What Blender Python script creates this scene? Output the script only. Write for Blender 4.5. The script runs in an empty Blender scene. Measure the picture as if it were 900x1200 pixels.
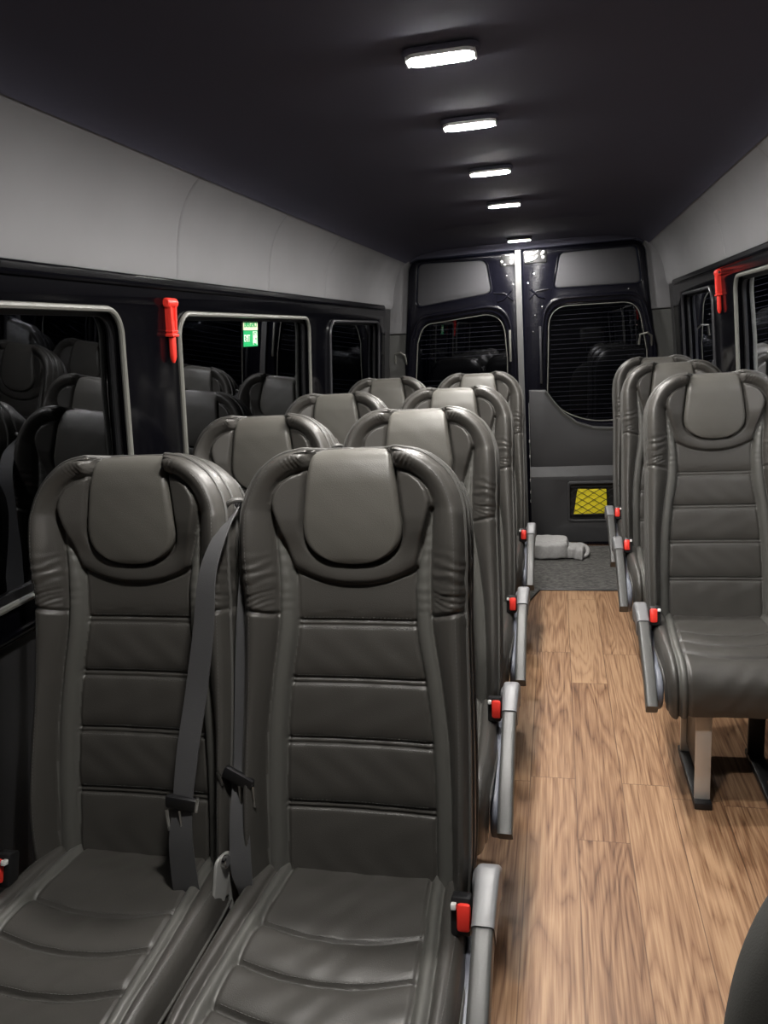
import bpy, bmesh, math, random
import numpy as np
from mathutils import Vector, Matrix
random.seed(4); rng = np.random.default_rng(4)
SC = bpy.context.scene; COL = SC.collection
PI = math.pi

# ------------------------------------------------------------------ helpers
def link(o, parent=None):
    COL.objects.link(o)
    if parent: o.parent = parent
    return o

def mesh_obj(name, verts, faces, mat, parent=None, smooth=True, auto=None):
    me = bpy.data.meshes.new(name)
    me.from_pydata([tuple(map(float, v)) for v in verts], [], [tuple(map(int, f)) for f in faces])
    for m in (mat if isinstance(mat, (list, tuple)) else [mat]): me.materials.append(m)
    bm = bmesh.new(); bm.from_mesh(me)
    bmesh.ops.recalc_face_normals(bm, faces=bm.faces)
    bm.to_mesh(me); bm.free()
    if smooth: me.polygons.foreach_set('use_smooth', [True]*len(me.polygons))
    if smooth and auto: me.set_sharp_from_angle(angle=math.radians(auto))
    return link(bpy.data.objects.new(name, me), parent)

class MB:
    """collects verts and faces for one mesh"""
    def __init__(s): s.v = []; s.f = []
    def add(s, v, f):
        b = len(s.v); s.v += [tuple(p) for p in v]; s.f += [tuple(i+b for i in q) for q in f]; return s
    def box(s, c, size, bev=0.0, rot=None, seg=2):
        bm = bmesh.new(); bmesh.ops.create_cube(bm, size=1)
        bmesh.ops.scale(bm, vec=size, verts=bm.verts)
        if bev: bmesh.ops.bevel(bm, geom=bm.edges[:], offset=bev, segments=seg, profile=.5, affect='EDGES')
        if rot is not None: bmesh.ops.rotate(bm, matrix=rot, verts=bm.verts)
        bmesh.ops.translate(bm, vec=c, verts=bm.verts)
        bm.verts.index_update()
        s.add([v.co[:] for v in bm.verts], [[v.index for v in f.verts] for f in bm.faces]); bm.free(); return s
    def cyl(s, p0, p1, r0, r1=None, n=20, bev=0):
        r1 = r0 if r1 is None else r1
        p0 = Vector(p0); p1 = Vector(p1); ax = (p1-p0).normalized()
        a = ax.orthogonal().normalized(); b = ax.cross(a)
        rings = []
        L = (p1-p0).length
        prof = [(0, r0-bev), (bev, r0), (L-bev, r1), (L, r1-bev)] if bev else [(0, r0), (L, r1)]
        vs = []
        for t, r in prof:
            for k in range(n):
                th = 2*PI*k/n
                vs.append(p0+ax*t+(a*math.cos(th)+b*math.sin(th))*r)
        fs = []
        for i in range(len(prof)-1):
            for k in range(n): fs.append((i*n+k, i*n+(k+1) % n, (i+1)*n+(k+1) % n, (i+1)*n+k))
        fs.append(tuple(range(n))); fs.append(tuple((len(prof)-1)*n+k for k in range(n)))
        s.add(vs, fs); return s
    def tube(s, pts, r, closed=False, n=8, flat=None):
        """flat=(wa, wb, ref): elliptical or ribbon-like section"""
        P = [Vector(p) for p in pts]; N = len(P)
        vs = []; prev = None
        for i in range(N):
            if closed: t = P[(i+1) % N]-P[i-1]
            else: t = P[min(i+1, N-1)]-P[max(i-1, 0)]
            t.normalize()
            if prev is None: a = t.orthogonal().normalized()
            else:
                a = prev-t*prev.dot(t)
                a = a.normalized() if a.length > 1e-6 else t.orthogonal().normalized()
            prev = a; b = t.cross(a)
            for k in range(n):
                th = 2*PI*k/n
                vs.append(P[i]+(a*math.cos(th)+b*math.sin(th))*r)
        fs = []
        for i in range(N if closed else N-1):
            j = (i+1) % N
            for k in range(n): fs.append((i*n+k, i*n+(k+1) % n, j*n+(k+1) % n, j*n+k))
        if not closed: fs.append(tuple(range(n))); fs.append(tuple((N-1)*n+k for k in range(n)))
        s.add(vs, fs); return s
    def sweep(s, pts, side, sec, closed_caps=True):
        """pts path, side: constant lateral vector, sec: list of (lateral, normal) or function(t)->list"""
        P = [Vector(p) for p in pts]; N = len(P); S = Vector(side).normalized(); vs = []; m = None
        for i in range(N):
            t = (P[min(i+1, N-1)]-P[max(i-1, 0)]).normalized(); nn = S.cross(t).normalized()
            q = sec(i/(N-1)) if callable(sec) else sec
            m = len(q)
            for a, b in q: vs.append(P[i]+S*a+nn*b)
        fs = []
        for i in range(N-1):
            for k in range(m): fs.append((i*m+k, i*m+(k+1) % m, (i+1)*m+(k+1) % m, (i+1)*m+k))
        if closed_caps: fs.append(tuple(range(m))); fs.append(tuple((N-1)*m+k for k in range(m)))
        s.add(vs, fs); return s
    def ribbon(s, pts, wvecs, th):
        N = len(pts); vs = []; fs = []
        for i in range(N):
            p = Vector(pts[i]); w = Vector(wvecs[i])
            t = (Vector(pts[min(i+1, N-1)])-Vector(pts[max(i-1, 0)])).normalized()
            nn = w.cross(t).normalized()*th/2
            vs += [p-w/2-nn, p+w/2-nn, p+w/2+nn, p-w/2+nn]
        for i in range(N-1):
            for k in range(4): fs.append((i*4+k, i*4+(k+1) % 4, i*4+4+(k+1) % 4, i*4+4+k))
        fs += [(0, 1, 2, 3), tuple((N-1)*4+k for k in range(4))]
        s.add(vs, fs); return s
    def build(s, name, mat, parent=None, smooth=True, auto=40):
        return mesh_obj(name, s.v, s.f, mat, parent, smooth, auto)

def rrect(a, b, hw, hh, r, n=8):
    """rounded rectangle outline as 2-D points, counter-clockwise"""
    out = []
    for cx, cy, s in ((a+hw-r, b+hh-r, 0), (a-hw+r, b+hh-r, 1), (a-hw+r, b-hh+r, 2), (a+hw-r, b-hh+r, 3)):
        for k in range(n+1):
            th = (s+k/n)*PI/2
            out.append((cx+r*math.cos(th), cy+r*math.sin(th)))
    return out

def rpoly(pts, r, n=6):
    """polygon with its corners rounded; r a number or a list"""
    out = []; N = len(pts)
    for i in range(N):
        p = Vector(pts[i]); a = Vector(pts[i-1])-p; b = Vector(pts[(i+1) % N])-p
        rr = r[i] if isinstance(r, (list, tuple)) else r
        if rr <= 0: out.append(tuple(p)); continue
        rr = min(rr, a.length*.49, b.length*.49)
        s = p+a.normalized()*rr; e = p+b.normalized()*rr
        for k in range(n+1):
            t = k/n
            out.append(tuple(s*(1-t)**2+p*2*t*(1-t)+e*t*t))
    return out

def plate(name, outer, holes, depth, mat, fmap, parent=None, bevel=0.0, bevres=2, auto=35, dense=None):
    """solid plate from 2-D outline with holes; fmap(a, b, t) -> world point, t from 0 to depth"""
    cu = bpy.data.curves.new(name, 'CURVE'); cu.dimensions = '2D'; cu.fill_mode = 'BOTH'
    for loop in [outer]+list(holes):
        L = loop
        if dense:
            L = []
            for i in range(len(loop)):
                p = Vector(loop[i]); q = Vector(loop[(i+1) % len(loop)]); k = max(1, int((q-p).length/dense))
                L += [tuple(p.lerp(q, j/k)) for j in range(k)]
        sp = cu.splines.new('POLY'); sp.points.add(len(L)-1)
        for i, p in enumerate(L): sp.points[i].co = (p[0], p[1], 0, 1)
        sp.use_cyclic_u = True
    cu.extrude = max(depth/2-bevel, 1e-4); cu.bevel_depth = bevel; cu.bevel_resolution = bevres
    if bevel: cu.offset = -bevel
    o = bpy.data.objects.new('tmp', cu); COL.objects.link(o)
    dg = bpy.context.evaluated_depsgraph_get()
    me = bpy.data.meshes.new_from_object(o.evaluated_get(dg))
    bpy.data.objects.remove(o); bpy.data.curves.remove(cu)
    bm = bmesh.new(); bm.from_mesh(me)
    bmesh.ops.remove_doubles(bm, verts=bm.verts, dist=1e-5)
    if dense:
        bmesh.ops.triangulate(bm, faces=[f for f in bm.faces if len(f.verts) > 4])
    for v in bm.verts: v.co = Vector(fmap(v.co.x, v.co.y, v.co.z+depth/2))
    bmesh.ops.recalc_face_normals(bm, faces=bm.faces)
    bm.to_mesh(me); bm.free()
    me.name = name; me.materials.clear(); me.materials.append(mat)
    me.polygons.foreach_set('use_smooth', [True]*len(me.polygons)); me.set_sharp_from_angle(angle=math.radians(auto))
    return link(bpy.data.objects.new(name, me), parent)

def empty(name, loc=(0, 0, 0), rz=0):
    o = bpy.data.objects.new(name, None); o.location = loc; o.rotation_euler = (0, 0, rz); o.empty_display_size = .1
    return link(o)
def tag(o, label, cat, group=None):
    o['label'] = label; o['category'] = cat
    if group: o['group'] = group
    return o
def struct(o): o['kind'] = 'structure'; return o
def copy_tree(o, parent=None):
    c = o.copy(); COL.objects.link(c)
    if parent: c.parent = parent
    for ch in list(o.children): copy_tree(ch, c)
    return c

def lut(xs, ys):
    xs = np.array(xs, float); ys = np.array(ys, float)
    # smooth monotone-ish interpolation (cubic Hermite with limited slopes)
    h = np.diff(xs); dl = np.diff(ys)/h
    m = np.zeros_like(ys); m[0] = dl[0]; m[-1] = dl[-1]
    for i in range(1, len(xs)-1):
        m[i] = 0 if dl[i-1]*dl[i] <= 0 else 2*dl[i-1]*dl[i]/(dl[i-1]+dl[i])
    def f(x):
        x = np.clip(np.asarray(x, float), xs[0], xs[-1])
        i = np.clip(np.searchsorted(xs, x)-1, 0, len(xs)-2)
        t = (x-xs[i])/h[i]
        return ((2*t**3-3*t**2+1)*ys[i]+(t**3-2*t**2+t)*h[i]*m[i]+(-2*t**3+3*t**2)*ys[i+1]+(t**3-t**2)*h[i]*m[i+1])
    return f

# ------------------------------------------------------------------ materials
def mat(name, col, rough=.5, metal=0, spec=.5, bump=None, emit=None, var=None, coat=0):
    m = bpy.data.materials.new(name); m.use_nodes = True; nt = m.node_tree; n = nt.nodes; b = n['Principled BSDF']
    b.inputs['Base Color'].default_value = (*col, 1); b.inputs['Roughness'].default_value = rough
    b.inputs['Metallic'].default_value = metal; b.inputs['Specular IOR Level'].default_value = spec
    b.inputs['Coat Weight'].default_value = coat
    tc = n.new('ShaderNodeTexCoord')
    if var:
        sc, amt = var
        no = n.new('ShaderNodeTexNoise'); no.inputs['Scale'].default_value = sc; no.inputs['Detail'].default_value = 4
        nt.links.new(tc.outputs['Object'], no.inputs['Vector'])
        mx = n.new('ShaderNodeMix'); mx.data_type = 'RGBA'
        mx.inputs['A'].default_value = (*[c*(1-amt) for c in col], 1); mx.inputs['B'].default_value = (*[c*(1+amt) for c in col], 1)
        nt.links.new(no.outputs['Fac'], mx.inputs['Factor']); nt.links.new(mx.outputs['Result'], b.inputs['Base Color'])
    if bump:
        kind, sc, st, dist = bump
        if kind == 'voronoi':
            t = n.new('ShaderNodeTexVoronoi'); t.inputs['Scale'].default_value = sc; out = t.outputs['Distance']
        else:
            t = n.new('ShaderNodeTexNoise'); t.inputs['Scale'].default_value = sc; t.inputs['Detail'].default_value = 3; out = t.outputs['Fac']
        nt.links.new(tc.outputs['Object'], t.inputs['Vector'])
        bp = n.new('ShaderNodeBump'); bp.inputs['Strength'].default_value = st; bp.inputs['Distance'].default_value = dist
        nt.links.new(out, bp.inputs['Height']); nt.links.new(bp.outputs['Normal'], b.inputs['Normal'])
    if emit:
        b.inputs['Emission Color'].default_value = (*emit[0], 1); b.inputs['Emission Strength'].default_value = emit[1]
    return m

M = {}
M['leather'] = mat('seat_leather', (.056, .053, .048), .40, bump=('voronoi', 650, .25, .0008), var=(9, .12))
M['leather_band'] = mat('seat_leather_band', (.092, .091, .083), .40, bump=('voronoi', 650, .2, .0008))
M['pad'] = mat('headrest_leather', (.092, .088, .078), .40, bump=('voronoi', 650, .3, .0008), var=(14, .12))
M['piping'] = mat('seat_piping', (.085, .083, .078), .4)
M['stitch'] = mat('stitch_thread', (.10, .10, .095), .7)
M['shell'] = mat('seat_back_shell', (.045, .044, .042), .5)
M['arm'] = mat('armrest_plastic', (.066, .066, .063), .42, bump=('noise', 300, .15, .0006))
M['cap'] = mat('armrest_cap_plastic', (.155, .155, .16), .4)
M['cover'] = mat('side_cover_plastic', (.13, .14, .17), .45)
M['black'] = mat('black_plastic', (.012, .012, .013), .4)
M['metal'] = mat('satin_steel', (.66, .65, .62), .35, metal=.35, bump=('noise', 60, .05, .001))
M['steel'] = mat('pressed_steel', (.5, .5, .48), .34, metal=.4)
M['chrome'] = mat('bright_steel', (.75, .75, .74), .16, metal=1)
M['red'] = mat('red_plastic', (.85, .045, .03), .38)
M['webbing'] = mat('belt_webbing', (.085, .085, .088), .55, bump=('noise', 700, .5, .0008))
M['gloss'] = mat('black_gloss_paint', (.002, .002, .003), .15, spec=.10)
M['doorpaint'] = mat('door_black_paint', (.003, .003, .006), .2, spec=.35, bump=('noise', 18, .06, .01))
M['seal'] = mat('window_seal', (.15, .15, .135), .35)
M['seal_dark'] = mat('window_seal_dark', (.03, .03, .034), .35)
M['pole'] = mat('door_seal_rubber', (.10, .10, .10), .45)
M['liner'] = mat('liner_fabric', (.215, .214, .222), .95, spec=.15, bump=('noise', 900, .25, .0008), var=(5, .07))
M['ceil'] = mat('headliner_fabric', (.078, .077, .105), .95, spec=.1, bump=('noise', 900, .25, .0008))
M['filler'] = mat('pillar_trim', (.075, .076, .072), .7, bump=('noise', 500, .2, .0008))
M['doorpanel'] = mat('door_trim_plastic', (.034, .034, .036), .5, bump=('noise', 400, .2, .0007))
M['upper'] = mat('door_pad_fabric', (.048, .048, .053), .8, bump=('noise', 700, .25, .0008))
M['wall'] = mat('lower_wall_trim', (.02, .02, .021), .45)
M['yellow'] = mat('yellow_cloth', (.98, .82, .02), .6)
M['net'] = mat('black_net', (.01, .01, .01), .6)
M['heater'] = mat('heater_line', (.018, .018, .028), .6, spec=.2)
M['towel'] = mat('towel_cloth', (.38, .375, .37), .95, spec=.1, bump=('noise', 260, .9, .003), var=(70, .22))
M['white'] = mat('white_plastic', (.8, .8, .78), .4)
M['sign_green'] = mat('sign_green', (.01, .46, .14), .45)
M['sign_white'] = mat('sign_pale', (.92, .95, .66), .45)
M['sign_text'] = mat('sign_white_text', (.95, .97, .9), .45)
M['front'] = mat('front_seat_cloth', (.03, .03, .027), .8, bump=('noise', 500, .3, .001))
M['lamp'] = mat('lamp_lens', (1, 1, 1), .4, emit=((1, .965, .92), 270))

def glass():
    m = bpy.data.materials.new('tinted_glass'); m.use_nodes = True; nt = m.node_tree; n = nt.nodes
    n.remove(n['Principled BSDF']); out = n['Material Output']
    tr = n.new('ShaderNodeBsdfTransparent'); tr.inputs['Color'].default_value = (.10, .11, .13, 1)
    gl = n.new('ShaderNodeBsdfGlossy'); gl.inputs['Roughness'].default_value = 0.012; gl.inputs['Color'].default_value = (.9, .93, 1, 1)
    fr = n.new('ShaderNodeFresnel'); fr.inputs['IOR'].default_value = 1.75
    mx = n.new('ShaderNodeMixShader')
    nt.links.new(fr.outputs['Fac'], mx.inputs['Fac']); nt.links.new(tr.outputs[0], mx.inputs[1]); nt.links.new(gl.outputs[0], mx.inputs[2])
    nt.links.new(mx.outputs[0], out.inputs['Surface'])
    return m
M['glass'] = glass()

def wood():
    m = bpy.data.materials.new('wood_plank_vinyl'); m.use_nodes = True; nt = m.node_tree; n = nt.nodes; L = nt.links; b = n['Principled BSDF']
    tc = n.new('ShaderNodeTexCoord'); sep = n.new('ShaderNodeSeparateXYZ'); L.new(tc.outputs['Object'], sep.inputs[0])
    def mth(op, a, bb=None, c=None):
        q = n.new('ShaderNodeMath'); q.operation = op
        for i, x in enumerate((a, bb, c)):
            if x is None: continue
            if isinstance(x, (int, float)): q.inputs[i].default_value = x
            else: L.new(x, q.inputs[i])
        return q.outputs[0]
    W, LEN = .142, 1.02
    px = mth('DIVIDE', mth('ADD', sep.outputs['X'], 10*W-.038), W)
    ix = mth('FLOOR', px); fx = mth('FRACT', px)
    rnd = n.new('ShaderNodeTexWhiteNoise'); rnd.noise_dimensions = '1D'; L.new(ix, rnd.inputs['W'])
    off = mth('MULTIPLY', rnd.outputs['Value'], 7.3)
    py = mth('ADD', mth('DIVIDE', sep.outputs['Y'], LEN), off)
    iy = mth('FLOOR', py); fy = mth('FRACT', py)
    cmb = n.new('ShaderNodeCombineXYZ'); L.new(ix, cmb.inputs[0]); L.new(iy, cmb.inputs[1])
    r2 = n.new('ShaderNodeTexWhiteNoise'); r2.noise_dimensions = '3D'; L.new(cmb.outputs[0], r2.inputs['Vector'])
    # grain coordinates: shifted per plank
    shift = n.new('ShaderNodeVectorMath'); shift.operation = 'MULTIPLY_ADD'
    L.new(r2.outputs['Color'], shift.inputs[0]); shift.inputs[1].default_value = (30, 30, 30); L.new(tc.outputs['Object'], shift.inputs[2])
    mp = n.new('ShaderNodeMapping'); mp.inputs['Scale'].default_value = (7.5, .75, 1); L.new(shift.outputs[0], mp.inputs['Vector'])
    n1 = n.new('ShaderNodeTexNoise'); n1.inputs['Scale'].default_value = 1.1; n1.inputs['Detail'].default_value = 2.5; n1.inputs['Distortion'].default_value = .25
    L.new(mp.outputs[0], n1.inputs['Vector'])
    rings = mth('FRACT', mth('MULTIPLY', n1.outputs['Fac'], 15.0))
    tri = mth('ABSOLUTE', mth('SUBTRACT', mth('MULTIPLY', rings, 2.0), 1.0))
    mp2 = n.new('ShaderNodeMapping'); mp2.inputs['Scale'].default_value = (190, 5, 1); L.new(shift.outputs[0], mp2.inputs['Vector'])
    n2 = n.new('ShaderNodeTexNoise'); n2.inputs['Scale'].default_value = 1; n2.inputs['Detail'].default_value = 4; L.new(mp2.outputs[0], n2.inputs['Vector'])
    mp3 = n.new('ShaderNodeMapping'); mp3.inputs['Scale'].default_value = (16, 1.1, 1); L.new(shift.outputs[0], mp3.inputs['Vector'])
    n3 = n.new('ShaderNodeTexNoise'); n3.inputs['Scale'].default_value = 1; n3.inputs['Detail'].default_value = 3; L.new(mp3.outputs[0], n3.inputs['Vector'])
    fac = mth('ADD', mth('ADD', mth('MULTIPLY', mth('POWER', tri, .7), .26), mth('MULTIPLY', n2.outputs['Fac'], .85)), mth('MULTIPLY', n3.outputs['Fac'], .36))
    fac = mth('ADD', fac, mth('MULTIPLY', mth('SUBTRACT', r2.outputs['Value'], .5), .32))
    cr = n.new('ShaderNodeValToRGB'); L.new(fac, cr.inputs['Fac'])
    e = cr.color_ramp.elements
    e[0].position = .38; e[0].color = (.085, .036, .016, 1); e[1].position = .98; e[1].color = (.40, .245, .138, 1)
    k = cr.color_ramp.elements.new(.66); k.color = (.235, .125, .065, 1)
    # seams between planks
    ex = mth('MINIMUM', fx, mth('SUBTRACT', 1, fx)); ey = mth('MINIMUM', fy, mth('SUBTRACT', 1, fy))
    sx = mth('LESS_THAN', ex, .010); sy = mth('LESS_THAN', ey, .0013); sm = mth('MAXIMUM', sx, sy)
    mx = n.new('ShaderNodeMix'); mx.data_type = 'RGBA'; L.new(mth('MULTIPLY', sm, .7), mx.inputs['Factor']); L.new(cr.outputs['Color'], mx.inputs['A']); mx.inputs['B'].default_value = (.09, .045, .025, 1)
    L.new(mx.outputs['Result'], b.inputs['Base Color'])
    b.inputs['Roughness'].default_value = .48; b.inputs['Specular IOR Level'].default_value = .4
    bp = n.new('ShaderNodeBump'); bp.inputs['Strength'].default_value = .25; bp.inputs['Distance'].default_value = .0012
    L.new(mth('SUBTRACT', n2.outputs['Fac'], sm), bp.inputs['Height']); L.new(bp.outputs['Normal'], b.inputs['Normal'])
    return m
M['wood'] = wood()

def matting():
    m = bpy.data.materials.new('floor_mat_carpet'); m.use_nodes = True; nt = m.node_tree; n = nt.nodes; L = nt.links; b = n['Principled BSDF']
    tc = n.new('ShaderNodeTexCoord'); mp = n.new('ShaderNodeMapping'); mp.inputs['Scale'].default_value = (45, 130, 60); L.new(tc.outputs['Object'], mp.inputs['Vector'])
    t = n.new('ShaderNodeTexNoise'); t.inputs['Scale'].default_value = 1; t.inputs['Detail'].default_value = 4; L.new(mp.outputs[0], t.inputs['Vector'])
    cr = n.new('ShaderNodeValToRGB'); L.new(t.outputs['Fac'], cr.inputs['Fac']); e = cr.color_ramp.elements
    e[0].position = .35; e[0].color = (.035, .034, .033, 1); e[1].position = .72; e[1].color = (.15, .145, .135, 1)
    L.new(cr.outputs['Color'], b.inputs['Base Color']); b.inputs['Roughness'].default_value = .85
    bp = n.new('ShaderNodeBump'); bp.inputs['Strength'].default_value = .5; bp.inputs['Distance'].default_value = .002
    L.new(t.outputs['Fac'], bp.inputs['Height']); L.new(bp.outputs['Normal'], b.inputs['Normal'])
    return m
M['mat'] = matting()

# ------------------------------------------------------------------ camera (solved from the vanishing points)
H = 1.42; F = 910.0
VF = np.array([652.-450, 383.-600, F]); Yd = VF/np.linalg.norm(VF)
hb = np.array([1, -.066, 0]); tt = -VF.dot(Yd)/hb.dot(Yd); Xd = VF+tt*hb; Xd /= np.linalg.norm(Xd)
if Xd[0] < 0: Xd = -Xd
Zd = np.cross(Xd, Yd)
if Zd[1] > 0: Zd = -Zd
R = np.stack([Xd, Yd, Zd])
cam = bpy.data.cameras.new('camera'); cam.sensor_fit = 'HORIZONTAL'; cam.sensor_width = 36; cam.lens = 36*F/900; cam.clip_start = .02
co = link(bpy.data.objects.new('camera', cam))
mw = Matrix.Identity(4)
for i in range(3):
    mw[i][0] = R[i, 0]; mw[i][1] = -R[i, 1]; mw[i][2] = -R[i, 2]
mw[2][3] = H; co.matrix_world = mw; SC.camera = co

# ------------------------------------------------------------------ shell of the van
XC = -.195; Y0, Y1 = -1.3, 5.22
prof = lut([0, .5, .9, 1.25, 1.6, 1.75, 1.85, 1.95], [.925, .92, .912, .895, .865, .845, .82, .76])
def wall_map(side, off=0.0):
    return lambda a, b, t: (XC+side*(float(prof(b))+off-t), a, b)

# floor
fl = struct(MB().box((XC, (Y0+Y1)/2+.15, -.02), (2.1, Y1-Y0+.5, .04)).build('floor', M['wood']))
# side walls: openings for the windows
WIN = {-1: [(.45, 1.80, .935, 1.535), (2.10, 3.34, .935, 1.53), (3.66, 4.74, .935, 1.52)],
       1: [(-.3, 1.9, .935, 1.56), (2.02, 3.25, .935, 1.565), (3.70, 4.55, .935, 1.55)]}
wn = 0
for side, nm in ((-1, 'left'), (1, 'right')):
    holes = []; ztop = 1.62 if side < 0 else 1.64
    for (ya, yb, za, zb) in WIN[side]:
        holes.append(rrect((ya+yb)/2, (za+zb)/2, (yb-ya)/2, (zb-za)/2, .07))
    # structural wall, and the glossy black surround that stands a little proud of it
    struct(plate('wall_'+nm, [(Y0, 0), (Y1, 0), (Y1, 1.66), (Y0, 1.66)], holes, .03, M['wall'], wall_map(side, .035), dense=.12))
    yend = 4.93 if side < 0 else 4.9
    tr = plate('trim_1' if side < 0 else 'trim_2', rpoly([(Y0, .86), (yend, .86), (yend, ztop), (Y0, ztop)], [0, .07, .06, 0]),
               holes, .022, M['gloss'], wall_map(side, .004), bevel=.006, dense=.1)
    struct(tr)
    # raised rail along the top and the bottom of the surround
    for zz, dz in ((ztop-.026, .007), (.878, .008)):
        pts = [(XC+side*(float(prof(zz))-.02), y, zz) for y in np.linspace(Y0, yend-.06, 30)]
        MB().tube(pts, dz, n=8).build('rail', M['gloss'], tr)
    for k, (ya, yb, za, zb) in enumerate(WIN[side]):
        wn += 1
        bright = not ((side < 0 and k == 2) or (side > 0 and k == 2))
        loop = rrect((ya+yb)/2, (za+zb)/2, (yb-ya)/2-.004, (zb-za)/2-.004, .066, 10)
        f = wall_map(side, .002)
        w = MB().tube([f(a, b, .022) for a, b in loop], .0075, closed=True, n=8).build('window_%d' % wn, M['seal'] if bright else M['seal_dark'])
        struct(w)
        plate('pane', rrect((ya+yb)/2, (za+zb)/2, (yb-ya)/2+.015, (zb-za)/2+.015, .07), [], .004, M['glass'], wall_map(side, .012), w, dense=.15)
        # inner edge of the deep black rubber that holds the pane
        loop2 = rrect((ya+yb)/2, (za+zb)/2, (yb-ya)/2-.02, (zb-za)/2-.02, .05, 10)
        plate('rubber', rrect((ya+yb)/2, (za+zb)/2, (yb-ya)/2+.004, (zb-za)/2+.004, .07), [loop2], .006, M['black'], wall_map(side, .008), w, dense=.15)

# fabric liner above the windows, up and round into the ceiling
def liner(side, nm, seams, z0):
    path = [(.868, z0), (.862, z0+.004), (.852, z0+.03), (.843, 1.70), (.823, 1.78), (.788, 1.845), (.735, 1.895), (.665, 1.925), (.59, 1.941), (.51, 1.950)]
    P = np.array(path); d = np.r_[0, np.cumsum(np.hypot(*np.diff(P, axis=0).T))]
    s = np.linspace(0, d[-1], 46); px = lut(d, P[:, 0])(s); pz = lut(d, P[:, 1])(s)
    ys = set(np.linspace(Y0, Y1, 120).round(4))
    for q in seams:
        for e in (-.012, -.006, -.003, 0, .003, .006, .012): ys.add(round(q+e, 4))
    ys = np.array(sorted(ys)); V = []; Fc = []
    for y in ys:
        g = sum(math.exp(-((y-q)/.0035)**2)*.006+math.exp(-((y-q)/.03)**2)*.003 for q in seams)
        for i in range(len(s)):
            fade = min(1, max(0, (d[-1]*.62-s[i])/.06))
            w = (.0035*math.sin(y*21+1)+.002*math.sin(y*47))*min(1, max(0, (y-3.5)/1.0))*fade
            V.append((XC+side*(px[i]+g*fade+w), y, pz[i]))
    n = len(s)
    for j in range(len(ys)-1):
        for i in range(n-1): Fc.append((j*n+i, j*n+i+1, j*n+n+i+1, j*n+n+i))
    o = mesh_obj(nm, V, Fc, M['liner'])
    return struct(o)
liner(-1, 'trim_3', [2.13, 2.87, 3.62], 1.60)
liner(1, 'trim_4', [1.75, 2.55, 3.45], 1.625)
# ceiling: gently arched, with the shallow edge of a rear roof panel
czf = lut([0, .3, .5, .59, .665, .705, .735, .755], [1.954, 1.951, 1.946, 1.938, 1.922, 1.907, 1.891, 1.875])
cx = np.sin(np.linspace(-1, 1, 60)*PI/2)*.748; cy = np.linspace(Y0, Y1, 200); V = []; Fc = []
for y in cy:
    for x in cx:
        z = float(czf(abs(x)))-.006
        e = abs(abs(x)-.29)
        if .07 < abs(x) < .42: z -= .012*math.exp(-((y-(4.15+.12*((abs(x)-.24)/.18)**2))/.022)**2)*min(1, (min(abs(x)-.07, .42-abs(x)))/.05)
        V.append((XC+x, y, z+.006))
for j in range(len(cy)-1):
    for i in range(len(cx)-1): Fc.append((j*60+i, j*60+i+1, j*60+61+i, j*60+60+i))
struct(mesh_obj('ceiling', V, Fc, M['ceil']))

# ------------------------------------------------------------------ rear wall and the two doors
YR = 5.20
rear_map = lambda a, b, t: (a, YR-t, b)
DL = [(-.225, .02), (-.225, 1.895), (-.885, 1.895), (-.925, 1.85), (-.985, 1.25), (-1.0, .8), (-1.0, .02)]
DR = [(-.205, .02), (-.205, 1.905), (.485, 1.905), (.525, 1.86), (.60, 1.25), (.615, .8), (.615, .02)]
opening = [(-1.0, .0), (-1.0, .8), (-.985, 1.25), (-.925, 1.86), (-.885, 1.90), (.485, 1.91), (.525, 1.87), (.60, 1.25), (.615, .8), (.615, 0)]
# fabric above, darker plastic below, each side of the doors and over them
def fill_piece(name, pts, m, th): return struct(plate(name, pts, [], th, m, lambda a, b, t: (a, YR+.06-t, b), bevel=.006))
wr = plate('wall_rear', [(-1.16, -.0), (-1.16, 1.96), (.78, 1.96), (.78, -.0)], [[(p[0]*1.0, p[1]+.001) for p in opening]], .02, M['filler'], lambda a, b, t: (a, YR+.05-t, b))
struct(wr)
struct(plate('trim_5', [(-1.12, 1.44), (-.968, 1.44), (-.93, 1.845), (-.915, 1.875), (-.95, 1.93), (-1.12, 1.93)], [], .05, M['liner'], lambda a, b, t: (a, YR+.03-t, b), bevel=.008))
struct(plate('trim_6', [(.74, 1.49), (.572, 1.49), (.535, 1.85), (.52, 1.88), (.55, 1.93), (.74, 1.93)], [], .05, M['liner'], lambda a, b, t: (a, YR+.03-t, b), bevel=.008))
struct(plate('trim_7', [(-1.12, 0), (-1.003, 0), (-1.003, .8), (-.988, 1.25), (-.97, 1.435), (-1.12, 1.435)], [], .04, M['filler'], lambda a, b, t: (a, YR+.025-t, b), bevel=.006))
struct(plate('trim_8', [(.74, 0), (.618, 0), (.618, .8), (.603, 1.25), (.575, 1.485), (.74, 1.485)], [], .04, M['filler'], lambda a, b, t: (a, YR+.025-t, b), bevel=.006))

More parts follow.
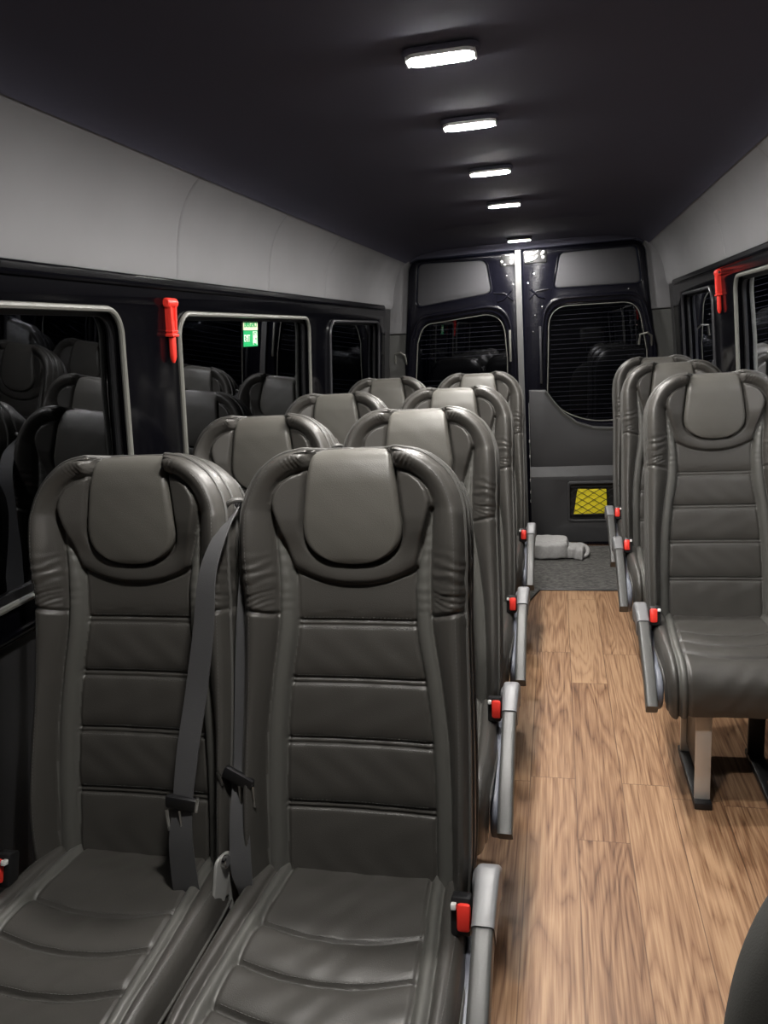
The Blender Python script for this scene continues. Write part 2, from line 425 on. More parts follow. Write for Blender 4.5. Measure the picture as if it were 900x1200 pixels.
struct(plate('trim_9', [(-.97, 1.965), (-.955, 1.925), (-.92, 1.88), (-.885, 1.902), (.485, 1.912), (.52, 1.885), (.555, 1.925), (.57, 1.965)], [], .05, M['ceil'], lambda a, b, t: (a, YR+.035-t, b), bevel=.006))
WL = rpoly([(-.305, .95), (-.30, 1.25), (-.325, 1.55), (-.86, 1.50), (-.905, 1.38), (-.95, .95), (-.80, .82), (-.40, .82)], [.08, 0, .15, .10, 0, .08, .1, .1], 10)
WR = rpoly([(-.078, .97), (-.065, 1.25), (-.05, 1.56), (.50, 1.555), (.56, 1.25), (.575, .90), (.40, .80), (.20, .80), (.04, .86)], [.05, 0, .13, .10, 0, .1, .1, .1, .1], 10)
UL = rpoly([(-.89, 1.60), (-.40, 1.655), (-.43, 1.86), (-.865, 1.872)], .045)
UR = rpoly([(-.012, 1.655), (.512, 1.65), (.482, 1.868), (.028, 1.866)], .035)
def scale_loop(L, k):
    c = Vector((sum(p[0] for p in L)/len(L), sum(p[1] for p in L)/len(L)))
    out = []
    for i in range(len(L)):
        p = Vector(L[i]); d = (c-p); out.append(tuple(p+d.normalized()*k))
    return out
def door(name, outline, win, upper, left):
    d = plate(name, rpoly(outline, .03), [win, upper], .035, M['doorpaint'], rear_map, bevel=.008)
    struct(d)
    # second, inner layer of sheet steel around the window: the step between them
    plate('inner_frame', scale_loop(win, -.028), [scale_loop(win, .012)], .016, M['doorpaint'], lambda a, b, t: (a, YR-.004-t, b), d, bevel=.005)
    plate('step_frame', scale_loop(win, -.052), [scale_loop(win, -.03)], .010, M['doorpaint'], lambda a, b, t: (a, YR-.034-t, b), d, bevel=.004)
    plate('pane', scale_loop(win, -.005), [], .004, M['glass'], lambda a, b, t: (a, YR+.006-t, b), d)
    s = scale_loop(win, .014)
    MB().tube([(p[0], YR-.021, p[1]) for p in s], .0035, closed=True, n=6).build('seal', M['seal'], d)
    xs0 = min(p[0] for p in win)+.03; xs1 = max(p[0] for p in win)-.03; zs0 = min(p[1] for p in win)+.03; zs1 = max(p[1] for p in win)-.03
    hb_ = MB()
    for z in np.arange(zs0, zs1, .03):
        xl = [p[0] for p in win if abs(p[1]-z) < .12]
        a, b = (min(xl)+.025, max(xl)-.025) if xl else (xs0, xs1)
        if z < 1.0: a += (1.0-z)*.9; b -= (1.0-z)*.5
        hb_.box(((a+b)/2, YR+.001, z), (b-a, .0012, .0018))
    hb_.build('heater_lines', M['heater'], d, smooth=False)
    up = plate('upper_pad', scale_loop(upper, .002), [], .02, M['upper'], lambda a, b, t: (a, YR-.010-t, b), d, bevel=.008)
    MB().tube([(p[0], YR-.032, p[1]) for p in scale_loop(upper, -.010)], .004, closed=True, n=6).build('pad_rim', M['doorpaint'], d)
    # creases pressed into the steel between pad and window
    sx = -1 if left else 1; xm = -.215
    for pts in ([(xm+sx*.05, 1.60), (xm+sx*.10, 1.645), (xm+sx*.17, 1.655)], [(xm+sx*.06, 1.66), (xm+sx*.11, 1.61), (xm+sx*.15, 1.60)]):
        MB().tube([(a, YR-.035, b) for a, b in pts], .006, n=8).build('pressed_rib', M['doorpaint'], d)
    bl = MB()
    for a, b in [(.045, 1.70), (.085, 1.755), (.13, 1.55), (.085, 1.50), (.07, 1.40), (.65, 1.62), (.70, 1.40)]:
        bl.cyl((xm+sx*a, YR-.034, b), (xm+sx*a, YR-.042, b), .0055, .004, 10)
    bl.build('bolt_heads', M['chrome'], d)
    if left:
        plate('latch_plate', rrect(xm-.075, 1.845, .045, .032, .008), [], .012, M['black'], lambda a, b, t: (a, YR-.034-t, b), d, bevel=.003)
        for a, b, r in ((-.115, 1.84, .009), (-.055, 1.86, .009), (-.055, 1.832, .011), (-.095, 1.82, .006)):
            MB().cyl((xm+a, YR-.044, b), (xm+a, YR-.054, b), r, r*.7, 14, .002).build('latch_stud', M['white'], d)
    else:
        plate('latch_plate', rrect(xm+.095, 1.852, .066, .036, .008), [], .012, M['black'], lambda a, b, t: (a, YR-.034-t, b), d, bevel=.003)
        MB().tube([(xm+a, YR-.052, b) for a, b in ((.036, 1.872), (.05, 1.862), (.068, 1.87), (.088, 1.872), (.112, 1.888))], .0045, n=8).build('latch_lever', M['white'], d)
        MB().tube([(xm+a, YR-.052, b) for a, b in ((.034, 1.868), (.032, 1.828), (.07, 1.832), (.092, 1.842), (.107, 1.86))], .0045, n=8).build('latch_lever', M['white'], d)
        for a, b, r in ((.142, 1.876, .012), (.142, 1.846, .010), (.132, 1.866, .007)):
            MB().cyl((xm+a, YR-.044, b), (xm+a, YR-.056, b), r, r*.7, 14, .002).build('latch_stud', M['white'], d)
    # grab handle / strut on the window pillar
    hx = -.29 if left else -.10
    MB().box((hx, YR-.05, 1.25 if not left else 1.32), (.014, .022, .36 if not left else .2), .004).build('pull_strip', M['seal_dark'] if not left else M['seal'], d)
    wx = -.975 if left else .575
    wz = 1.30 if left else 1.33
    MB().tube([(wx, YR-.03, wz-.06), (wx-.004, YR-.06, wz), (wx-.03, YR-.075, wz+.02), (wx-.07, YR-.06, wz+.012), (wx-.075, YR-.03, wz-.05)], .006, n=8).build('wire_loop', M['seal'], d)
    # lower trim panel: upper face, sloped ledge, then a prouder lower face
    if left:
        up_p = [(-.245, .50), (-.245, 1.02), (-.30, 1.02), (-.33, .90), (-.42, .80), (-.60, .78), (-.86, .78), (-.99, .90), (-.99, .50)]
        low = [(-.245, .03), (-.245, .475), (-.99, .475), (-.99, .03)]; hole = []
    else:
        up_p = [(-.18, .50), (-.18, 1.033), (-.075, 1.03), (-.03, .965), (.035, .885), (.12, .82), (.22, .785), (.36, .775), (.5, .80), (.60, .90), (.60, .50)]
        low = [(-.18, .03), (-.18, .475), (.60, .475), (.60, .03)]; hole = [rrect(.23, .302, .166, .124, .02)]
    lp = plate('lower_panel', up_p, [], .045, M['doorpanel'], lambda a, b, t: (a, YR-.036-t*(1.0), b), d, bevel=.012)
    edge = [p for p in up_p[1:-1]] if left else up_p[2:-1]
    MB().sweep([(p[0], YR-.078, p[1]-.012) for p in edge], (0, 1, 0), [(-.012, -.006), (.012, -.010), (.012, .010), (-.006, .010)]).build('window_rim', M['filler'], d)
    a0, a1 = (min(p[0] for p in low), max(p[0] for p in low))
    MB().add([(a0, YR-.08, .535), (a1, YR-.08, .535), (a1, YR-.112, .472), (a0, YR-.112, .472), (a0, YR-.04, .535), (a1, YR-.04, .535), (a1, YR-.04, .472), (a0, YR-.04, .472)],
             [(0, 1, 2, 3), (4, 5, 6, 7), (0, 1, 5, 4), (3, 2, 6, 7), (0, 3, 7, 4), (1, 2, 6, 5)]).build('ledge', M['doorpanel'], d, smooth=False)
    plate('kick_panel', low, hole, .076, M['doorpanel'], lambda a, b, t: (a, YR-.036-t, b), d, bevel=.006)
    if not left:
        plate('pocket_rim', rrect(.23, .302, .178, .136, .026), [rrect(.23, .302, .160, .118, .018)], .012, M['doorpanel'], lambda a, b, t: (a, YR-.108-t, b), d, bevel=.004)
        plate('pocket_back', rrect(.23, .302, .168, .126, .01), [], .006, M['black'], lambda a, b, t: (a, YR-.04-t, b), d)
        nb = MB(); x0, x1, z0, z1 = .072, .388, .215, .40; st = .046
        slope = .62
        def seg(p, q): nb.tube([(p[0], YR-.104, p[1]), (q[0], YR-.104, q[1])], .0016, n=5)
        for sgn in (1, -1):
            for c in np.arange(-1, 1.2, st):
                # line z = zc + sgn*slope*(x-x0)
                zc = .3+c; xs = [x0, x1]
                pts = []
                for k in range(41):
                    x = x0+(x1-x0)*k/40; z = zc+sgn*slope*(x-x0)
                    if z0 <= z <= z1: pts.append((x, z))
                if len(pts) > 1: seg(pts[0], pts[-1])
        nb.tube([(x0, YR-.104, z1), (x1, YR-.104, z1)], .004, n=6).tube([(x0, YR-.104, z0), (x1, YR-.104, z0)], .003, n=6)
        nb.build('pocket_net', M['net'], d)
    return d
dl = door('door_1', DL, WL, UL, True)
dr = door('door_2', DR, WR, UR, False)
# rubber strip where the doors meet, and the lock rod beside it
sw = []
MB().sweep([(-.228+.01*(1-z/1.9), YR-.05, z) for z in np.linspace(.03, 1.90, 20)], (1, 0, 0), [(-.018, 0), (-.014, -.016), (0, -.022), (.014, -.016), (.018, 0), (.018, .02), (-.018, .02)]).build('meeting_seal', M['pole'], dl)
lk = MB()
for z in (.30, .36, .44, .60, .70): lk.box((-.175, YR-.055, z), (.022, .02, .02), .004)
lk.cyl((-.178, YR-.055, .30), (-.178, YR-.055, .95), .005, n=10)
lk.build('lock_rod', M['metal'], dr)

yb = plate('safety_vest', rpoly([(.092, .212), (.305, .218), (.300, .378), (.118, .382)], .006), [], .02, M['yellow'], lambda a, b, t: (a, YR-.075-t+.0015*math.sin(a*60), b), bevel=.005, dense=.02)
tag(yb, 'bright yellow folded cloth behind black net in the rear door pocket', 'vest')

# ------------------------------------------------------------------ floor mat, towel
mp_ = plate('floor_mat', [(-1.0, 5.085), (-1.0, 3.98), (-.165, 3.98), (-.11, 4.19), (.60, 4.19), (.60, 5.085)], [], .006, M['mat'], lambda a, b, t: (a, b, .0005+t), bevel=.001)
tag(mp_, 'dark grey speckled carpet mat covering the floor before the rear doors', 'mat')
MB().tube([(-.17, 3.975, .004), (-.11, 4.186, .004), (.60, 4.186, .004)], .006, n=8).build('mat_edge', M['black'], mp_)

def towel():
    t = empty('folded_towel', (-.07, 4.86, .0065))
    def body(name, x0, x1, hw, hh, seed, ends, twist=0):
        V = []; Fc = []; N, K = 26, 36; r = np.random.default_rng(seed)
        ph = r.uniform(0, 6, 6)
        for i in range(N):
            s = i/(N-1); x = x0+(x1-x0)*s
            k = 1-ends*max(0, (abs(2*s-1)-.86)/.14)**2*.5
            for j in range(K):
                a = 2*PI*j/K; c, sn = math.cos(a), math.sin(a)
                yy = hw*k*abs(c)**.42*(1 if c > 0 else -1); zz = hh*k*abs(sn)**.36*(1 if sn > 0 else -1)
                w = .003*math.sin(s*7+ph[0]+2*a)+.0018*math.sin(s*22+ph[1]+3*a)
                q = (1+w/hh*.7); yy *= q; zz = zz*q
                zz += hh
                V.append((x, yy+twist*s*.03, max(0, zz)))
        for i in range(N-1):
            for j in range(K): Fc.append((i*K+j, i*K+(j+1) % K, (i+1)*K+(j+1) % K, (i+1)*K+j))
        Fc += [tuple(range(K)), tuple((N-1)*K+j for j in range(K))]
        return mesh_obj(name, V, Fc, M['towel'], t)
    body('folded_body', -.16, .125, .115, .056, 1, 1)
    b2 = body('loose_end', 0, .125, .08, .038, 3, 1.4, -1); b2.location = (.10, -.005, 0); b2.rotation_euler = (0, 0, -.12)
    # the rolled-over corner at the tip
    pts = [(.215+.026*math.cos(a), -.04+.03*math.sin(a*.8), .040+.026*math.sin(a)) for a in np.linspace(-2.2, 2.6, 16)]
    MB().tube(pts, .012, n=10).build('rolled_corner', M['towel'], t)
    # overlapping flap on top of the body
    V = []; Fc = []
    for i in range(20):
        for j in range(20):
            s, u = i/19, j/19
            V.append((-.10+.205*s+.012*math.sin(u*5), -.105+.20*u, .1175+.005*math.sin(s*7+u*3)-.03*abs(2*u-1)**4))
    for i in range(19):
        for j in range(19): Fc.append((i*20+j, i*20+j+1, i*20+21+j, i*20+20+j))
    o = mesh_obj('top_fold', V, Fc, M['towel'], t); md = o.modifiers.new('th', 'SOLIDIFY'); md.thickness = .008
    return tag(t, 'pale grey folded towel lying on the dark carpet mat by the rear door', 'towel')
towel()

# ------------------------------------------------------------------ seats
TH = math.radians(12.0); ST, CT = math.sin(TH), math.cos(TH); ZJ = .435
def bp3(u, v, d): return (u, v*ST-d*CT, ZJ+v*CT+d*ST)
hwf = lut([-.07, 0, .1, .22, .40, .508, .56, .624, .684, .715, .74, .76, .775, .787, .795, .80],
          [.190, .200, .206, .207, .2045, .203, .2045, .206, .204, .197, .186, .172, .155, .137, .117, .088])
bin_f = lut([-.07, .135, .258, .373, .484, .54, .583, .62, .66, .69], [.143, .143, .139, .128, .113, .113, .118, .128, .141, .150])
bout_f = lut([-.07, .135, .258, .373, .50, .56, .62, .66, .69], [.174, .176, .173, .161, .145, .144, .147, .149, .151])
pad_f = lambda v: np.where(v < .665, .094*np.clip(1-np.clip((.665-v)/.073, 0, 1)**2.6, 0, 1)**.42, .094-.016*np.clip((v-.665)/.135, 0, 1))
cres_v = lambda u: .552+.031*(np.abs(u)/.118)**2.2
SEAMS = [.484, .374, .2585, .135]
EAR = np.array([(.150, .690), (.151, .708), (.145, .727), (.132, .745), (.112, .759), (.092, .766), (.07, .770)])
ear_f = lut(sorted(-EAR[:, 0]+0.2), None or [p[1] for p in sorted(EAR.tolist(), key=lambda q: -q[0])]) if False else None

def dist_poly(U, Vv, P):
    """distance from grid points to polyline P"""
    out = np.full(U.shape, 9.0)
    for (a, b) in zip(P[:-1], P[1:]):
        ax, ay = a; dx, dy = b[0]-a[0], b[1]-a[1]; L2 = dx*dx+dy*dy+1e-12
        t = np.clip(((U-ax)*dx+(Vv-ay)*dy)/L2, 0, 1)
        out = np.minimum(out, np.hypot(U-ax-t*dx, Vv-ay-t*dy))
    return out
def blur(Z, k):
    for _ in range(k):
        Zp = np.pad(Z, 1, mode='edge')
        Z = (Zp[:-2, 1:-1]+Zp[2:, 1:-1]+2*Zp[1:-1, 1:-1])/4
        Zp = np.pad(Z, 1, mode='edge')
        Z = (Zp[1:-1, :-2]+Zp[1:-1, 2:]+2*Zp[1:-1, 1:-1])/4
    return Z

def backrest_field(U, Vv):
    A = np.abs(U); bi, bo, hw = bin_f(Vv), bout_f(Vv), hwf(Vv)
    Z = np.zeros_like(U)
    panel = (A < bi) & (Vv < cres_v(U))
    edges = [-.09]+SEAMS[::-1]+[.60]
    for lo, hi in zip(edges[:-1], edges[1:]):
        k = panel & (Vv >= lo) & (Vv < hi)
        t = (Vv-lo)/(hi-lo)*2-1
        Z = np.where(k, .0075*(1-np.abs(t)**4)-.016*(1-(A/.15)**2)*.5, Z)
    # band
    tb = np.clip((A-bi)/np.maximum(bo-bi, 1e-4), 0, 1)
    band = (A >= bi) & (A < bo) & (Vv < .69)
    Z = np.where(band, .010+.012*tb+.009*np.sin(PI*tb)**.8, Z)
    # crescent and ears
    wp = pad_f(Vv)
    inner = (A < np.where(Vv < .69, bi, .151)) & (Vv >= cres_v(U))
    Z = np.where(inner, .010+.018*np.clip((Vv-.575)/.10, 0, 1)+.022*np.clip((A-.085)/.06, 0, 1)*np.clip((Vv-.58)/.07, 0, 1)+.004*np.exp(-((Vv-cres_v(U)-.018)/.016)**2), Z)
    # outer bolster and wing
    tt_ = np.clip((A-bo)/np.maximum(hw-bo, 1e-3), 0, 1)
    amp = .046+.030*np.exp(-((Vv-.10)/.2)**2)+.014*np.exp(-((Vv-.64)/.10)**2)
    bol = (A >= np.where(Vv < .69, bo, .151))
    Z = np.where(bol, .014+amp*np.sin(PI/2*np.clip(.12+.88*tt_/.86, 0, 1))**.9, Z)
    earv = np.interp(A, EAR[::-1, 0], EAR[::-1, 1])
    over = (Vv > .69) & (Vv > earv) & (A < .16)
    Z = np.where(over | ((Vv > .69) & (A >= .151)), .016+(.042+.014*np.exp(-((Vv-.64)/.10)**2))*np.sin(PI/2*np.clip(.14+.86*(np.hypot(A-.06, Vv-.67)-.095)/.042, 0, 1))**.9, Z)
    Z = np.where((A < wp) & (Vv > .59), .014, Z)          # bed under the headrest pad
    Z = blur(Z, 5)
    # seams
    def g(P, w, dep):
        nonlocal Z
        d = np.minimum(dist_poly(U, Vv, P), dist_poly(-U, Vv, P)); Z = Z-dep*np.exp(-(d/w)**2)
    for s in SEAMS: g([(-float(bin_f(s)), s), (float(bin_f(s)), s)], .0026, .0055); g([(-float(bin_f(s)), s-.010), (float(bin_f(s)), s-.010)], .0026, .0055)
    vv = np.linspace(-.07, .69, 60)
    g(list(zip(bin_f(vv), vv)), .0036, .008); g(list(zip(bout_f(vv), vv)), .0036, .008)
    g([tuple(p) for p in EAR], .0035, .008)
    uu = np.linspace(0, .118, 14); g(list(zip(uu, cres_v(uu))), .0036, .007)
    pv = np.linspace(.592, .80, 50); g(list(zip(pad_f(pv), pv)), .005, .007)
    # waist seam across the bolster, with the leather gathered above it
    g([(float(bout_f(.5))+.004, .498), (.19, .507), (.222, .510)], .004, .009)
    # gathered leather: thin irregular creases, warped so that no two run alike
    warp = .5*np.sin(Vv*83+A*41)+.6*np.sin(A*97+Vv*29+np.sign(U)*1.3)+.4*np.sin(Vv*171-A*63)
    def creases(ph, p): return -np.abs(np.sin(ph))**p
    wz = np.exp(-((Vv-.528)/.022)**2)*(A > bo+.003)*(Vv > .508)*np.clip((A-bo)/.012, 0, 1)
    Z = Z+wz*.0042*creases((Vv+.22*(A-.17))*PI/.0105+warp*.9, .6)
    wl = np.exp(-((Vv-.575)/.035)**2)*(A > bo+.003)*(Vv > .508)
    Z = Z+wl*.0016*np.sin((Vv+.25*A)*2*PI/.021+1.4*warp)
    wt = np.exp(-((A-.098)/.022)**2)*np.exp(-((Vv-.778)/.018)**2)*(Vv > .752)
    Z = Z+wt*.0042*creases((A-.75*(Vv-.77))*PI/.0095+.5*warp, .6)
    # soft creases in the lower panels and the bands
    Z = Z+(A < bi)*(Vv < .5)*.0008*np.sin(U*70+np.sin(Vv*31)*2)*np.sin(Vv*55+U*20)
    Z = Z+((A > bi) & (A < bo) & (Vv > .5))*.0005*np.sin(Vv*2*PI/.021+np.sin(Vv*60)*1.5)
    return Z

def outline_pts(n=260):
    vs = np.concatenate([np.linspace(-.07, .70, n), np.linspace(.70, .80, n//2)])
    return vs

def build_backrest(parent):
    NC = 151
    vs = np.concatenate([np.linspace(-.07, .70, 270), np.linspace(.70, .80, 62)[1:]]); NR = len(vs)
    S = np.linspace(-1, 1, NC); Vv = np.repeat(vs[:, None], NC, 1); U = S[None, :]*hwf(vs)[:, None]
    Z = backrest_field(U, Vv)
    # rounding towards the outline
    ol = [(float(hwf(v)), v) for v in vs]+[(0, .80)]
    e = np.minimum(dist_poly(U, Vv, ol), dist_poly(-U, Vv, ol))
    e[0, :] = np.minimum(e[0, :], .02)
    Rr = .022; k = np.clip(e/Rr, 0, 1); Z = Z-(Rr*(1-np.sqrt(1-(1-k)**2)))
    tip = np.clip((Vv-.60)/.2, 0, 1)**2
    Z = Z+.012*tip*(np.abs(U) > .0)
    V = [bp3(U[i, j], Vv[i, j], Z[i, j]) for i in range(NR) for j in range(NC)]
    Fc = []; mi = []
    bi, bo = bin_f(vs), bout_f(vs)
    for i in range(NR-1):
        for j in range(NC-1):
            Fc.append((i*NC+j, i*NC+j+1, i*NC+NC+j+1, i*NC+NC+j))
            a = abs(U[i, j]+U[i, j+1])/2; v = vs[i]
            mi.append(1 if (v < .686 and bi[i] < a < bo[i]) else 0)
    # border loop, then the gusset round the edge
    loop = [(NR-1, j) for j in range(NC)]
    lp = [(i, 0) for i in range(0, NR)]+[(NR-1, j) for j in range(1, NC)]+[(i, NC-1) for i in range(NR-2, -1, -1)]
    base = [i*NC+j for i, j in lp]
    prev = base
    off = [(.004, -.006), (.0045, -.014), (.002, -.020), (.005, -.028), (.006, -.038), (.002, -.044), (.005, -.052), (.004, -.068), (-.004, -.075)]
    pts2 = np.array([(U[i, j], Vv[i, j]) for i, j in lp]); zb = np.array([Z[i, j] for i, j in lp])
    tg = np.gradient(pts2, axis=0); nn = np.stack([-tg[:, 1], tg[:, 0]], 1); nn /= np.linalg.norm(nn, axis=1)[:, None]+1e-9
    for _ in range(6): nn[1:-1] = (nn[:-2]+2*nn[1:-1]+nn[2:])/4
    cen = np.array([0, .35]); sg = np.sign(((pts2-cen)*nn).sum(1)).mean(); nn *= np.sign(sg)
    zs = zb.copy()
    for o, dz in off:
        ids = []
        wav = .0014*np.sin(np.arange(len(lp))*.35)*(np.abs(pts2[:, 1]-.54) < .06)
        for q in range(len(lp)):
            ids.append(len(V)); zz = min(zs[q], .03)*max(0, 1+dz/.05)+dz if dz > -.05 else dz
            zz = zs[q]+dz if dz > -.03 else (zs[q]*max(0, (1+(dz+.03)/.045))+dz)
            V.append(bp3(pts2[q, 0]+nn[q, 0]*(o+wav[q]), pts2[q, 1]+nn[q, 1]*(o+wav[q]), zz))
        for q in range(len(lp)-1):
            Fc.append((prev[q], prev[q+1], ids[q+1], ids[q])); mi.append(0)
        prev = ids
    me = bpy.data.meshes.new('backrest'); me.from_pydata(V, [], Fc)
    for m in (M['leather'], M['leather_band']): me.materials.append(m)
    me.polygons.foreach_set('material_index', mi)
    bm = bmesh.new(); bm.from_mesh(me); bmesh.ops.recalc_face_normals(bm, faces=bm.faces); bm.to_mesh(me); bm.free()
    me.polygons.foreach_set('use_smooth', [True]*len(me.polygons))
    o = link(bpy.data.objects.new('backrest', me), parent)
    # piping along the front edge of the wings and a second line down the gusset
    st = 3
    for nm, oo, dz, r in (('piping', .0045, -.010, .0042), ('piping', .006, -.040, .0038)):
        pts = []
        for q in range(0, len(lp), st):
            zz = zs[q]+dz if dz > -.03 else (zs[q]*max(0, (1+(dz+.03)/.045))+dz)
            pts.append(bp3(pts2[q, 0]+nn[q, 0]*oo, pts2[q, 1]+nn[q, 1]*oo, zz))
        MB().tube(pts, r, n=7).build('piping', M['piping'], o)
    # stitches beside the seams, laid on the surface
    sb = MB()
    def surf(u, v):
        i = np.clip(np.searchsorted(vs, v), 1, NR-1); t = (v-vs[i-1])/(vs[i]-vs[i-1])
        s = np.clip((u/float(hwf(v))+1)/2*(NC-1), 0, NC-1.001); j = int(s); f = s-j
        return (Z[i-1, j]*(1-f)+Z[i-1, j+1]*f)*(1-t)+(Z[i, j]*(1-f)+Z[i, j+1]*f)*t
    def dashes(P, L=.0042, gap=.0028, r=.0007):
        P = np.array(P); d = np.r_[0, np.cumsum(np.hypot(*np.diff(P, axis=0).T))]
        s = .003
        while s+L < d[-1]-.003:
            a = [np.interp(s, d, P[:, 0]), np.interp(s, d, P[:, 1])]; b = [np.interp(s+L, d, P[:, 0]), np.interp(s+L, d, P[:, 1])]
            sb.tube([bp3(a[0], a[1], surf(*a)+r*.4), bp3(b[0], b[1], surf(*b)+r*.4)], r, n=4); s += L+gap
    for s in SEAMS:
        w = float(bin_f(s))-.006
        for dv in (.0045, -.0145): dashes([(-w, s+dv), (w, s+dv)])
    vv = np.linspace(.52, .775, 40)
    for sg_ in (-1, 1):
        dashes([(sg_*(float(hwf(v))-.013), v-.004*(v > .7)) for v in vv])
        dashes([(sg_*(float(hwf(v))-.011), v) for v in np.linspace(.02, .50, 40)])
    sb.build('stitching', M['stitch'], o, smooth=False)
    return o

def build_pad(parent):
    # path in (v, d), from the bottom tip up over the top and down the back
    P = np.array([(.590, .016), (.605, .024), (.64, .031), (.69, .036), (.74, .038), (.772, .033), (.792, .022), (.8015, .002), (.803, -.02), (.800, -.045), (.790, -.066), (.76, -.080), (.70, -.086)])
    d = np.r_[0, np.cumsum(np.hypot(*np.diff(P, axis=0).T))]
    fv, fd = lut(d, P[:, 0]), lut(d, P[:, 1])
    NS, NC = 130, 61
    s = d[-1]*np.linspace(0, 1, NS)**1.25; vv = fv(s); dd = fd(s)
    tv = np.gradient(vv, s); td = np.gradient(dd, s); nl = np.hypot(tv, td); nv, nd = -td/nl, tv/nl
    arc_top = s[np.argmax(vv)]
    hwp = np.where(s < arc_top, pad_f(vv), .078); hwp = np.maximum(hwp, .004)
    V = []; Fc = []
    C = np.sin(np.linspace(-1, 1, NC)*PI/2)
    for i in range(NS):
        for j in range(NC):
            u = C[j]*hwp[i]
            # distance to the border, for the rolled edge
            e = min(hwp[i]-abs(u), 9)
            if s[i] < .06: e = min(e, s[i]+.25*(hwp[i]-abs(u)))
            k = min(1, max(0, e/.012)); z = -.011*(1-math.sqrt(max(0, 1-(1-k)**2)))
            z += .004*(1-(u/.094)**2)
            z += .00025*math.sin(u*90+s[i]*40)*math.sin(s[i]*70)
            V.append(bp3(u, vv[i]+nv[i]*z, dd[i]+nd[i]*z))
    for i in range(NS-1):
        for j in range(NC-1): Fc.append((i*NC+j, i*NC+j+1, i*NC+NC+j+1, i*NC+NC+j))
    # turn the rim under
    rim = [i*NC for i in range(NS)]; rim2 = [i*NC+NC-1 for i in range(NS)]
    for rr in (rim, rim2):
        ids = []
        for i, q in enumerate(rr):
            u = hwp[i]*(-1 if rr is rim else 1); z = -.03
            ids.append(len(V)); V.append(bp3(u*.99, vv[i]+nv[i]*z, dd[i]+nd[i]*z))
        for i in range(NS-1): Fc.append((rr[i], rr[i+1], ids[i+1], ids[i]))
    return mesh_obj('headrest_pad', V, Fc, M['pad'], parent)

def build_shell(parent):
    """the padded rear half of the backrest: a rounded body behind the front cover"""
    NC, NR = 40, 90
    vs = np.linspace(-.08, .795, NR); V = []; Fc = []
    for i, v in enumerate(vs):
        hw = float(hwf(min(v+.004, .7995)))+.003
        if v > .70: hw = max(hw, .10)
        top = max(0, (v-.70)/.095)
        dep = .058*(1-.65*top**3)
        for j in range(NC):
            a = PI*j/(NC-1)
            c, sn = math.cos(a), math.sin(a)
            u = hw*(abs(c)**.32)*(1 if c > 0 else -1)
            V.append(bp3(u, v, -.058-dep*abs(sn)**.42))
    for i in range(NR-1):
        for j in range(NC-1): Fc.append((i*NC+j, i*NC+j+1, i*NC+NC+j+1, i*NC+NC+j))
    Fc.append(tuple((NR-1)*NC+j for j in range(NC))); Fc.append(tuple(range(NC)))
    o = mesh_obj('back_shell', V, Fc, M['shell'], parent)
    # piping down the rear edge
    for sgn in (-1, 1):
        pts = [bp3(sgn*(float(hwf(min(v, .79)))+.004), v, -.066) for v in np.linspace(-.05, .74, 50)]
        MB().tube(pts, .0038, n=7).build('piping', M['piping'], o)
    # seat-back pocket board
    pl_ = plate('pocket_board', rrect(0, .22, .15, .17, .03), [], .012, M['shell'], lambda a, b, t: bp3(a, b, -.114-t), o, bevel=.004)
    return o

